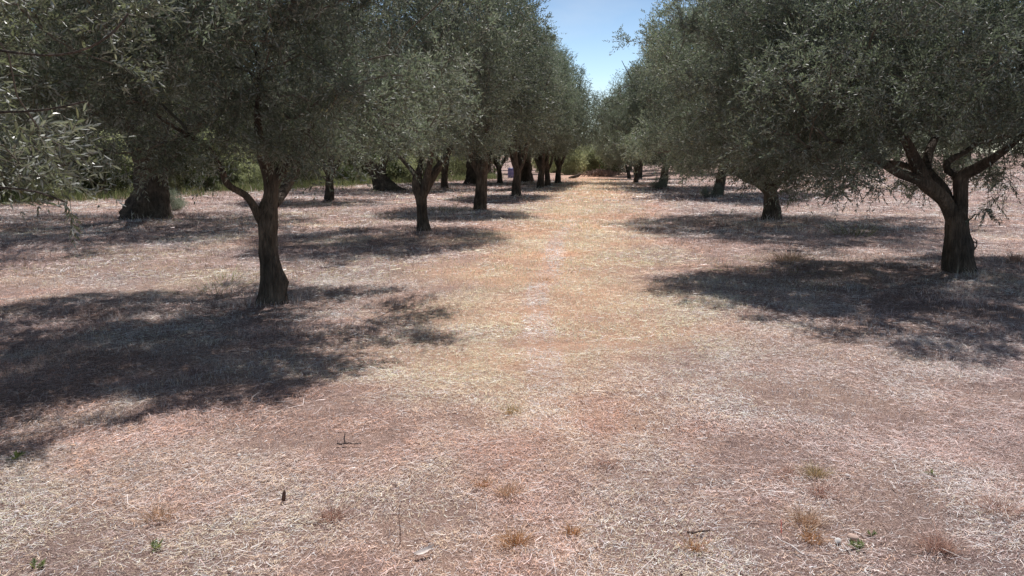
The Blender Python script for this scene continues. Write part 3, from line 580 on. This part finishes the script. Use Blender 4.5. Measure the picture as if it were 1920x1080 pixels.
S1 = shrub_mesh(5, 1.5, 2.2, 300, (.10, .05), M_BUSH); S2 = shrub_mesh(6, 1.8, 2.8, 360, (.11, .055), M_BUSHD); S4 = shrub_mesh(9, 1.3, 1.5, 240, (.085, .026), M_LEAF, .6); S3 = shrub_mesh(8, 1.3, 1.4, 220, (.09, .035), M_BUSH, .6)
rng = np.random.default_rng(31)
hedge = []
for i in range(15):
    t = i / 14; hedge.append((-19.5 + 11.5 * t + rng.normal() * .5, 25.5 + 24 * t + rng.normal() * .6, (S2, S1, S1)[i % 3], rng.uniform(.85, 1.25)))
for i in range(9): hedge.append((-21 + 12 * i / 8 + rng.normal() * .5, 30 + 23 * i / 8, S2, rng.uniform(1.2, 1.6)))
for i in range(18): t_ = i / 17 + rng.normal() * .012; hedge.append((-18.6 + 11.8 * t_ + rng.normal() * .4, 23.6 + 24.3 * t_ + rng.normal() * .4, (S3, S1, S2)[i % 3], rng.uniform(.32, .62)))
for i, (x, y, ms, sc) in enumerate(hedge):
    place_shrub(ms, (x, y, float(zg(x, y)) - .05), 'leafy green shrub in the dense hedge along the left side of the grove', 'hedge shrubs on the left', rng.random() * 6.28, sc)
for i, (u, v, ms, sc) in enumerate([(600, 346, S1, .9), (655, 342, S3, 1.2), (760, 338, S1, 1.0), (800, 337, S1, .9), (850, 334, S1, 1.0), (905, 330, S2, .8), (650, 335, S1, 1.1), (700, 332, S1, 1.2), (870, 329, S3, 1.5), (560, 344, S2, 1.0)]):
    place_shrub(ms, gp(u, v), 'bright green bush behind the trunks of the left rows', 'bushes behind the left rows', rng.random() * 6.28, sc)
for i, (u, v, ms, sc, lab) in enumerate([(1072, 327, S1, 1.0, 'light green bush beside the last left trunk at the end of the path'), (1098, 325, S3, 1.5, 'yellowish green bush at the middle of the path end'), (1128, 325, S1, 1.0, 'grey green bush above the brown brush heap'),
       (1152, 327, S2, .8, 'dark green bush right of the brown brush heap'), (1090, 319, S1, 1.5, 'tall pale bush farthest back at the end of the path'), (1125, 318, S2, 1.3, 'tall dark bush farthest back at the end of the path'), (1055, 320, S1, 1.4, 'tall green bush behind the last left trunk'), (1030, 324, S1, 1.1, 'green bush seen between the thin trunks of the left row')]):
    place_shrub(ms, gp(u, v), lab, 'bushes closing the path', rng.random() * 6.28, sc)
# suckers at the base of the third right tree and of the massive old tree
for (u, v, sc, lab) in [(1335, 372, .30, 'leafy olive suckers around the mounded base of the third right tree'), (1240, 355, .34, 'bushy suckers hiding the foot of the fourth right tree'), (322, 396, .35, 'low leafy suckers at the right foot of the massive old trunk')]:
    place_shrub(S4, gp(u, v), lab, None, rng.random() * 6.28, sc)
# tall green grass under the hedge
def blades(rng, x, y, H, w, cols, lean=.3):
    n = len(x); a = rng.uniform(0, 6.28, n); b = rng.uniform(0, 6.28, n); h = H * rng.uniform(.5, 1.3, n); ln = np.abs(rng.normal(size=n)) * lean; z = zg(x, y) - .01
    c0 = np.stack([x, y, z], 1); s = np.stack([np.cos(b), np.sin(b), 0 * b], 1) * (w * .5); mid = c0 + np.stack([np.cos(a) * ln * .4, np.sin(a) * ln * .4, np.ones(n) * .6], 1) * h[:, None]; tip = c0 + np.stack([np.cos(a) * ln * 1.3, np.sin(a) * ln * 1.3, np.ones(n)], 1) * h[:, None]
    V = np.stack([c0 - s, c0 + s, mid + s * .7, mid - s * .7, tip], 1); o = (np.arange(n) * 5)[:, None, None]
    C = np.array(cols)[rng.integers(0, len(cols), n)] * rng.uniform(.7, 1.25, (n, 1))
    return V.reshape(-1, 3), [(np.array([[0, 1, 2, 3]])[None] + o).reshape(-1, 4), (np.array([[3, 2, 4]])[None] + o).reshape(-1, 3)], np.repeat(np.concatenate([C, np.ones((n, 1))], 1), 5, axis=0)
t = rng.random(26000); off = rng.normal(size=26000) * .9 + .5
x = -19.0 + 12.0 * t + off * .9 + .5; y = 24.0 + 24.5 * t - off * .45
t2 = rng.random(9000); x = np.concatenate([x, -8.5 + 7.5 * t2 + rng.normal(size=9000) * .3]); y = np.concatenate([y, 46 + 10 * t2 + rng.normal(size=9000) * 1.0])
kp = fbm(x, y, 1.5, 3) + rng.random(len(x)) * .2 > .60; x, y = x[kp], y[kp]
V, fs, cc = blades(rng, x, y, .36, .012, [(.18, .24, .09), (.24, .30, .13), (.38, .36, .20), (.12, .17, .07)], .35)
tag(MB().add(V, fs, 0, cc).build('tall_grass', M_GREENBLADE), 'tall green grass growing along the foot of the hedge', 'grass', kind='stuff')

# tufts and weeds: each a thing of its own
def tuft(u, v, name, label, cat, H, n, cols, spread, lean=.5, w=.003, group=None, mat=None):
    p = gp(u, v); rng = np.random.default_rng(int(u * 7 + v)); x = rng.normal(size=n) * spread; y = rng.normal(size=n) * spread
    V, fs, cc = blades(rng, x + p[0], y + p[1], H, w, cols, lean); V = V - p.astype(np.float32)
    # blades splay outwards from the middle
    V = V.reshape(-1, 5, 3); V[:, 4, 0] += x * 1.3; V[:, 4, 1] += y * 1.3; V[:, 2:4, 0] += x[:, None] * .5; V[:, 2:4, 1] += y[:, None] * .5
    o = MB().add(V.reshape(-1, 3), fs, 0, cc).build(name, mat or M_STRAW, None, p); tag(o, label, cat, group); return o
ORANGE = [(.66, .38, .17), (.74, .48, .27), (.46, .27, .15)]; TAN = [(.72, .52, .35), (.78, .58, .42), (.48, .33, .22)]; OLIVE = [(.58, .46, .24), (.66, .50, .29), (.36, .30, .16)]; PINKT = [(.64, .42, .33), (.72, .50, .41), (.40, .26, .20)]; GREEN = [(.14, .22, .05), (.20, .28, .08), (.10, .16, .04)]
G = 'dry grass tufts in the foreground'
for (u, v, H, n, c, s, lab) in [
    (906, 912, .045, 60, ORANGE, .020, 'vivid orange dry grass tuft in the middle foreground'), (952, 928, .06, 110, TAN, .035, 'tan dry grass tuft just right of the vivid orange tuft'),
    (1530, 893, .06, 110, OLIVE, .035, 'yellowish olive grass tuft, highest of the right foreground tufts'), (1540, 925, .06, 100, PINKT, .045, 'reddish tan tuft just below the yellowish olive tuft'),
    (1512, 982, .065, 130, TAN, .040, 'large pale tan grass tuft left of the small green plant, right foreground'), (1522, 1012, .05, 70, ORANGE, .030, 'low orange tuft under the large pale tan tuft'),
    (1760, 1030, .07, 130, PINKT, .045, 'rusty pink grass tuft near the lower right corner'), (1870, 958, .06, 120, PINKT, .06, 'wide brownish tuft at the right edge'),
    (622, 975, .07, 90, PINKT, .035, 'reddish grass tuft left of the tall dry stalk'), (964, 1020, .06, 110, ORANGE, .035, 'rust coloured tuft at the bottom centre'),
    (300, 972, .07, 90, TAN, .04, 'tan grass tuft above the bright green sprig at lower left'), (1303, 1030, .05, 80, ORANGE, .03, 'small rust tuft with dark foot, right of bottom centre'),
    (1072, 1003, .05, 70, ORANGE, .022, 'narrow brown tuft between the bottom centre and the bark scrap'), (1478, 890, .045, 90, PINKT, .04, 'pinkish low tuft left of the yellowish olive tuft'),
    (1135, 873, .045, 70, PINKT, .035, 'dark footed tuft in the trodden middle of the foreground'), (960, 775, .06, 70, OLIVE, .03, 'greyish green tuft beside the track ahead'), (1020, 525, .05, 60, TAN, .10, 'olive brown tuft standing in the worn wheel track'),
    (1480, 490, .16, 160, TAN, .16, 'pale tall dry tuft in front of the long right shadow'), (1905, 492, .16, 110, PINKT, .08, 'dark reddish tuft at the right edge under the nearest right tree')]:
    tuft(u, v, 'dry_grass_tuft', lab, 'grass tuft', H * 1.0, int(n * 2.4), c, s * .62, .65, .0026 if v > 700 else .006, G)
for (u, v, H, n, s, lab) in [(1600, 440, .28, 110, .22, 'green grass clump at the near edge of the long right shadow'), (425, 528, .13, 90, .22, 'thin greenish grass patch left of the nearest forked trunk'), (400, 545, .11, 70, .2, 'greenish wisps lowest left of the nearest forked trunk'), (1090 - 250, 395, .3, 120, .35, 'weedy green clump in shade between the second and third left trunks')]:
    tuft(u, v, 'green_grass_clump', lab, 'grass', H, n, [(.24, .27, .10), (.38, .36, .18), (.20, .22, .08)], s, .5, .008, 'green grass clumps', M_GREENBLADE)
def weed(u, v, r, n, label, cols=(.16, .25, .06), seed=0):
    p = gp(u, v); rng = np.random.default_rng(int(u + v) + seed); mb = MB()
    a = rng.uniform(0, 6.28, n); el = rng.uniform(.2, 1.2, n); D = np.stack([np.cos(a) * np.cos(el), np.sin(a) * np.cos(el), np.sin(el)], 1); l = r * rng.uniform(.6, 1.2, n)
    mb.c = None; mb = MB(); leaves = MB(); add_leaves(leaves, D * (r * .15), D, np.cross(D, [0, 0, 1.]) + rng.normal(size=(n, 3)) * .2, l, l * .28, LEAF_HI)
    m2 = n * 2; j = rng.integers(0, n, m2); add_leaves(leaves, D[j] * (l[j] * rng.uniform(.4, .8, m2))[:, None], D[j] + rng.normal(size=(m2, 3)) * .7, rng.normal(size=(m2, 3)), l[j] * .5, l[j] * .18, LEAF_HI)
    e = empty('green_weed', p, label, 'weed', 'green weeds in the foreground'); leaves.build('leaves', M_WEED, e)
    for k in range(0, n, 2): tube(mb, np.array([[0, 0, -.005], D[k] * r * .3, D[k] * l[k] * .8]), np.array([.0016, .0013, .0006]), 5)
    mb.build('stems', M_WEED, e)
M_WEED = leaf_mat('weed_leaf', (.22, .27, .11), (.26, .31, .16), (.30, .36, .12), tmix=.3, spec=.3, rough=.5, var=.3)
weed(290, 1030, .045, 12, 'bright green sprig in the lower left foreground'); weed(66, 1066, .05, 9, 'small green sprig in the bottom left corner'); weed(1607, 1030, .042, 16, 'round leafy green weed beside the pinkish stone at lower right')
weed(1634, 1005, .032, 6, 'thin dark green shoot just right of the pinkish stone'); weed(1745, 890, .035, 9, 'green weed among straw at right, above the wide brownish tuft'); weed(30, 862, .06, 9, 'faint green weed at the left edge below the large shadow')
# stones, twigs, leaf and stalks
def stone(u, v, r, c, label, squash=.6):
    r = r * .75; p = gp(u, v); import bmesh; bm = bmesh.new(); bmesh.ops.create_icosphere(bm, subdivisions=3, radius=r); rng = np.random.default_rng(int(u)); fr = rng.normal(size=(4, 3)) / r * 1.3; ph = rng.random(4) * 6
    for w in bm.verts:
        co = np.array(w.co); k = 1 + .12 * sum(math.sin(co @ fr[i] + ph[i]) for i in range(4)); w.co = (co[0] * k * 1.25, co[1] * k, co[2] * k * squash)
    me = bpy.data.meshes.new('stone'); bm.to_mesh(me); bm.free(); me.materials.append(plain_mat('stone_' + str(int(u)), c, .85, .2, .2, 60, .4)); me.polygons.foreach_set('use_smooth', [True] * len(me.polygons))
    o = bpy.data.objects.new('stone', me); o.location = p + np.array([0, 0, r * squash * .55 + .012]); o.rotation_euler = (rng.normal() * .2, rng.normal() * .2, rng.random() * 6); link(o); tag(o, label, 'stone', 'small stones in the foreground')
for a in [(137, 840, .016, (.62, .42, .30), 'orange tinted pebble below the large left shadow'), (448, 858, .015, (.72, .66, .60), 'white pebble in the straw, left of the forked dark twig'), (1597, 1014, .022, (.60, .44, .36), 'round pinkish stone behind the leafy green weed'),
          (1570, 1020, .014, (.62, .60, .58), 'pale grey stone chip left of the pinkish stone'), (32, 965, .014, (.70, .62, .58), 'white pebble near the left edge'), (1588, 896, .011, (.68, .62, .58), 'flat white chip right of the yellowish olive tuft'), (1298, 878, .010, (.66, .60, .58), 'small white chip in the trodden middle right'), (432, 1075, .012, (.72, .66, .58), 'white pebble at the bottom edge, lower left')]: stone(*a)
def stick(u, v, L, r, ang, c, name, label, fork=False, cat='twig', up=0.0):
    p = gp(u, v); p[2] += .02; mb = MB(); t = np.linspace(-.5, .5, 7); rng = np.random.default_rng(int(u)); d = np.array([math.cos(ang), math.sin(ang), up])
    P = d * (t * L)[:, None] + rng.normal(size=(7, 3)) * L * .015 + (np.array([0, 0, up * L * .5])); tube(mb, P, np.linspace(r, r * .6, 7) * .75, 7, .15, int(u))
    if fork: tube(mb, np.array([P[2], P[2] + np.array([-.01, .02, .02]), P[2] + np.array([-.005, .03, .05])]), np.array([r * .8, r * .6, r * .4]), 6, 0)
    o = mb.build(name, plain_mat(name + str(int(u)), c, .8, .2, .3, 40, .3), None, p); tag(o, label, cat)
stick(655, 838, .13, .006, 0.0, (.12, .09, .08), 'twig', 'dark forked twig lying on sunlit straw left of centre', True); stick(1482, 1032, .15, .0045, 2.0, (.72, .66, .62), 'dry_stalk', 'white straight dry stalk lying beside the red stalk', cat='stalk')
stick(1464, 1003, .06, .003, 1.3, (.48, .12, .10), 'dry_stalk', 'short red stalk standing among the straw at lower right', cat='stalk', up=.6); stick(1310, 1005, .10, .008, .2, (.14, .10, .085), 'bark_scrap', 'dark bark scrap lying right of the bottom centre', cat='bark')
stick(748, 1010, .0, .002, 0, (.2, .12, .10), 'dry_stalk', 'thin dark upright dry stalk above the pale curled leaf', cat='stalk') if False else None
p = gp(750, 1020); mb = MB(); tube(mb, np.array([[0, 0, -.01], [.002, 0, .06], [-.003, 0, .12], [.004, .002, .17]]), np.array([.002, .0017, .0014, .0008]), 6)
for (z, s) in ((.11, 1), (.14, -1), (.165, 1)): tube(mb, np.array([[0, 0, z], [.012 * s, .003, z + .02], [.02 * s, .004, z + .025]]), np.array([.001, .001, .0014]), 5)
tag(mb.build('dry_stalk', plain_mat('dry_stalk_upright', (.2, .12, .10), .8, .2, .3, 40, 0), None, p), 'thin dark upright dry stalk above the pale curled leaf', 'stalk')
p = gp(531, 942); mb = MB(); tube(mb, np.array([[0, 0, 0], [.002, 0, .012], [.004, 0, .03], [.006, .004, .048], [.006, .006, .058]]), np.array([.004, .008, .009, .007, .002]), 10, .2, 3)
tag(mb.build('seed_head', plain_mat('seed_head', (.15, .09, .07), .9, .1, .4, 80, .5), None, p), 'dark brown dried seed head standing in straw, left foreground', 'seed head')
p = gp(797, 1044); mb = MB(); nU, nW = 13, 5; uu = np.linspace(0, 1, nU); V = []
for a in uu:
    wv = .013 * math.sin(math.pi * min(1, a ** .8 * .97 + .03)) ** .7 + .0012
    for b in np.linspace(-1, 1, nW): V.append((-.045 + .09 * a, b * wv + .020 * (a - .2) ** 2, .022 + .010 * b * b + .016 * (a - .4) ** 2))
i = np.arange(nU - 1)[:, None] * nW + np.arange(nW - 1)[None]; mb.add(V, [np.stack([i, i + 1, i + nW + 1, i + nW], -1).reshape(-1, 4)], 0, None, True)
o = mb.build('fallen_leaf', plain_mat('pale_dry_leaf', (.74, .66, .60), .6, .3, .12, 60, .2), None, p); o.rotation_euler = (.25, -.1, .5); tag(o, 'pale curled dry leaf lying at the bottom left of centre', 'leaf')
# brush heap and the dark log at the end of the path
p = gp(1128, 331); mb = MB(); rng = np.random.default_rng(8)
for k in range(170):
    c = np.array([rng.normal() * .65, rng.normal() * .4, 0]); h = max(.05, .42 - abs(c[0]) * .25) * rng.random(); d = norm(np.array([rng.normal(), rng.normal() * .6, rng.normal() * .25])); L = rng.uniform(.4, 1.1)
    t = np.linspace(-.5, .5, 5)[:, None]; P = c + np.array([0, 0, h + .1]) + d * L * t + rng.normal(size=(5, 3)) * .04; tube(mb, P, np.linspace(.02, .008, 5), 5)
n = 1500; P = np.stack([rng.normal(size=n) * .65, rng.normal(size=n) * .4, rng.random(n) * .4], 1); add_leaves(mb, P, rng.normal(size=(n, 3)), rng.normal(size=(n, 3)), rng.uniform(.08, .16, n), rng.uniform(.03, .06, n), LEAF_LO, 0)
tag(mb.build('brush_heap', plain_mat('dry_brush', (.26, .19, .155), .9, .1, .5, 3, 0), None, p), 'heap of brown cut branches at the end of the path', 'brush heap')
p = gp(1078, 335); mb = MB(); tube(mb, np.array([[-.42, 0, .05], [-.25, .03, .08], [0, .03, .12], [.2, 0, .18], [.34, 0, .28], [.38, 0, .34]]), np.array([.04, .08, .10, .10, .07, .03]), 12, .15, 2)
tag(mb.build('log', M_BARK, None, p), 'dark log with one raised end lying left of the brush heap', 'log')

# plastic drum and white bucket glimpsed between the far trunks
def lathe(prof, n=24):
    th = np.linspace(0, 2 * np.pi, n, endpoint=False); k = len(prof)
    V = np.array([[(r_ * math.cos(a), r_ * math.sin(a), z) for a in th] for (r_, z) in prof]).reshape(-1, 3)
    i = np.arange(k - 1)[:, None] * n; j = np.arange(n)[None]; return V, np.stack([i + j, i + (j + 1) % n, i + n + (j + 1) % n, i + n + j], -1).reshape(-1, 4)
p = at(958, 340, 58.0); p[2] = float(zg(p[0], p[1])) + .02
e = empty('plastic_drum', p, 'lavender blue plastic drum glimpsed between the far trunks of the left row', 'drum', None, 0, .75); M_DRUM = plain_mat('drum_plastic', (.20, .20, .40), .5, .5, .08, 6, .1); M_WHITE = plain_mat('white_plastic', (.82, .82, .82), .4, .5, .05, 8, .1)
V, f = lathe([(.01, 0), (.27, 0), (.29, .03), (.29, .28), (.31, .30), (.31, .34), (.29, .36), (.29, .62), (.31, .64), (.31, .68), (.29, .70), (.27, .86), (.25, .90), (.24, .88), (.01, .88)]); MB().add(V, [f], 0, None, True).build('body', M_DRUM, e)
for s_ in (1, -1):
    V, f = lathe([(.005, .95), (.05, .95), (.055, .93), (.055, .87)], 14); MB().add(V + np.array([.13 * s_, -.05, 0]), [f], 0, None, True).build('cap', M_WHITE, e)  # the drum's two lit rim glints, painted as small white pieces on top
p = at(933, 342, 55.0); p[2] = float(zg(p[0], p[1])) + .02
e = empty('bucket', p, 'small white bucket left of the lavender drum among far trunks', 'bucket'); V, f = lathe([(.01, 0), (.12, 0), (.15, .30), (.16, .31), (.16, .33), (.14, .33), (.11, .02), (.01, .02)]); MB().add(V, [f], 0, None, True).build('body', M_WHITE, e)
mb = MB(); th = np.linspace(0, np.pi, 13); tube(mb, np.stack([.155 * np.cos(th), np.zeros(13), .31 + .14 * np.sin(th)], 1), np.full(13, .006), 6); mb.build('handle', M_TWIG, e)

#SECTION_LIGHT
# ------------------------------------------------------------------ sky, sun, camera
w = bpy.data.worlds.new('World'); SC.world = w; w.use_nodes = True; nt = w.node_tree; nt.nodes.clear()
wo = nt.nodes.new('ShaderNodeOutputWorld'); bg = nt.nodes.new('ShaderNodeBackground'); sk = nt.nodes.new('ShaderNodeTexSky')
sk.sky_type = 'NISHITA'; sk.sun_disc = False; sk.sun_elevation = SUN_EL; sk.sun_rotation = SUN_AZ; sk.air_density = 1.0; sk.dust_density = .25; sk.ozone_density = 1.0
bg.inputs['Strength'].default_value = .10
tcw = nt.nodes.new('ShaderNodeTexCoord'); sx = nt.nodes.new('ShaderNodeSeparateXYZ'); cr = nt.nodes.new('ShaderNodeValToRGB'); mulw = nt.nodes.new('ShaderNodeMix')
e_ = cr.color_ramp.elements; e_[0].position = 0; e_[0].color = (1.45, 1.62, 1.85, 1); e_[1].position = 1; e_[1].color = (.33, .33, .37, 1); e2 = e_.new(.28); e2.color = (.52, .54, .60, 1)
mulw.data_type = 'RGBA'; mulw.blend_type = 'MULTIPLY'; mulw.inputs[0].default_value = 1
nt.links.new(tcw.outputs['Generated'], sx.inputs[0]); nt.links.new(sx.outputs[2], cr.inputs[0]); nt.links.new(sk.outputs[0], mulw.inputs[6]); nt.links.new(cr.outputs[0], mulw.inputs[7])
nzw = nt.nodes.new('ShaderNodeTexNoise'); nzw.inputs['Scale'].default_value = 5.0; nzw.inputs['Detail'].default_value = 6; mpw = nt.nodes.new('ShaderNodeMapping'); mpw.inputs['Scale'].default_value = (1, 1, 2.5); crw = nt.nodes.new('ShaderNodeMapRange'); crw.inputs[1].default_value = .50; crw.inputs[2].default_value = .80; crw.inputs[4].default_value = .38
clw = nt.nodes.new('ShaderNodeMix'); clw.data_type = 'RGBA'; clw.inputs[7].default_value = (8.2, 8.8, 9.6, 1)      # thin high haze
nt.links.new(tcw.outputs['Generated'], mpw.inputs[0]); nt.links.new(mpw.outputs[0], nzw.inputs['Vector']); nt.links.new(nzw.outputs[0], crw.inputs[0]); nt.links.new(crw.outputs[0], clw.inputs[0]); nt.links.new(mulw.outputs[2], clw.inputs[6])
nt.links.new(clw.outputs[2], bg.inputs[0]); nt.links.new(bg.outputs[0], wo.inputs[0])
sun = bpy.data.lights.new('sun', 'SUN'); sun.energy = 5.0; sun.angle = rad(.53); sun.color = (1, .95, .925)
so = bpy.data.objects.new('sun', sun); link(so)
d = np.array([math.sin(SUN_AZ) * math.cos(SUN_EL), math.cos(SUN_AZ) * math.cos(SUN_EL), math.sin(SUN_EL)])
from mathutils import Vector
so.rotation_euler = Vector(d).to_track_quat('Z', 'Y').to_euler(); so.location = d * 50
cam = bpy.data.cameras.new('camera'); cam.sensor_width = 36; cam.lens = 36 * F / 1920; cam.clip_end = 3000; cam.clip_start = .05
co = bpy.data.objects.new('camera', cam); link(co); co.location = (0, 0, CAM_Z); co.rotation_euler = (rad(90) - PITCH, 0, 0); SC.camera = co
SC.view_settings.view_transform = 'Standard'; SC.view_settings.look = 'None'; SC.view_settings.exposure = 0
SC.cycles.use_denoising = True
SC.cycles.max_bounces = 6; SC.cycles.diffuse_bounces = 4; SC.cycles.glossy_bounces = 2; SC.cycles.transmission_bounces = 3; SC.cycles.transparent_max_bounces = 4
SC.cycles.sample_clamp_indirect = 4; SC.cycles.caustics_reflective = False; SC.cycles.caustics_refractive = False
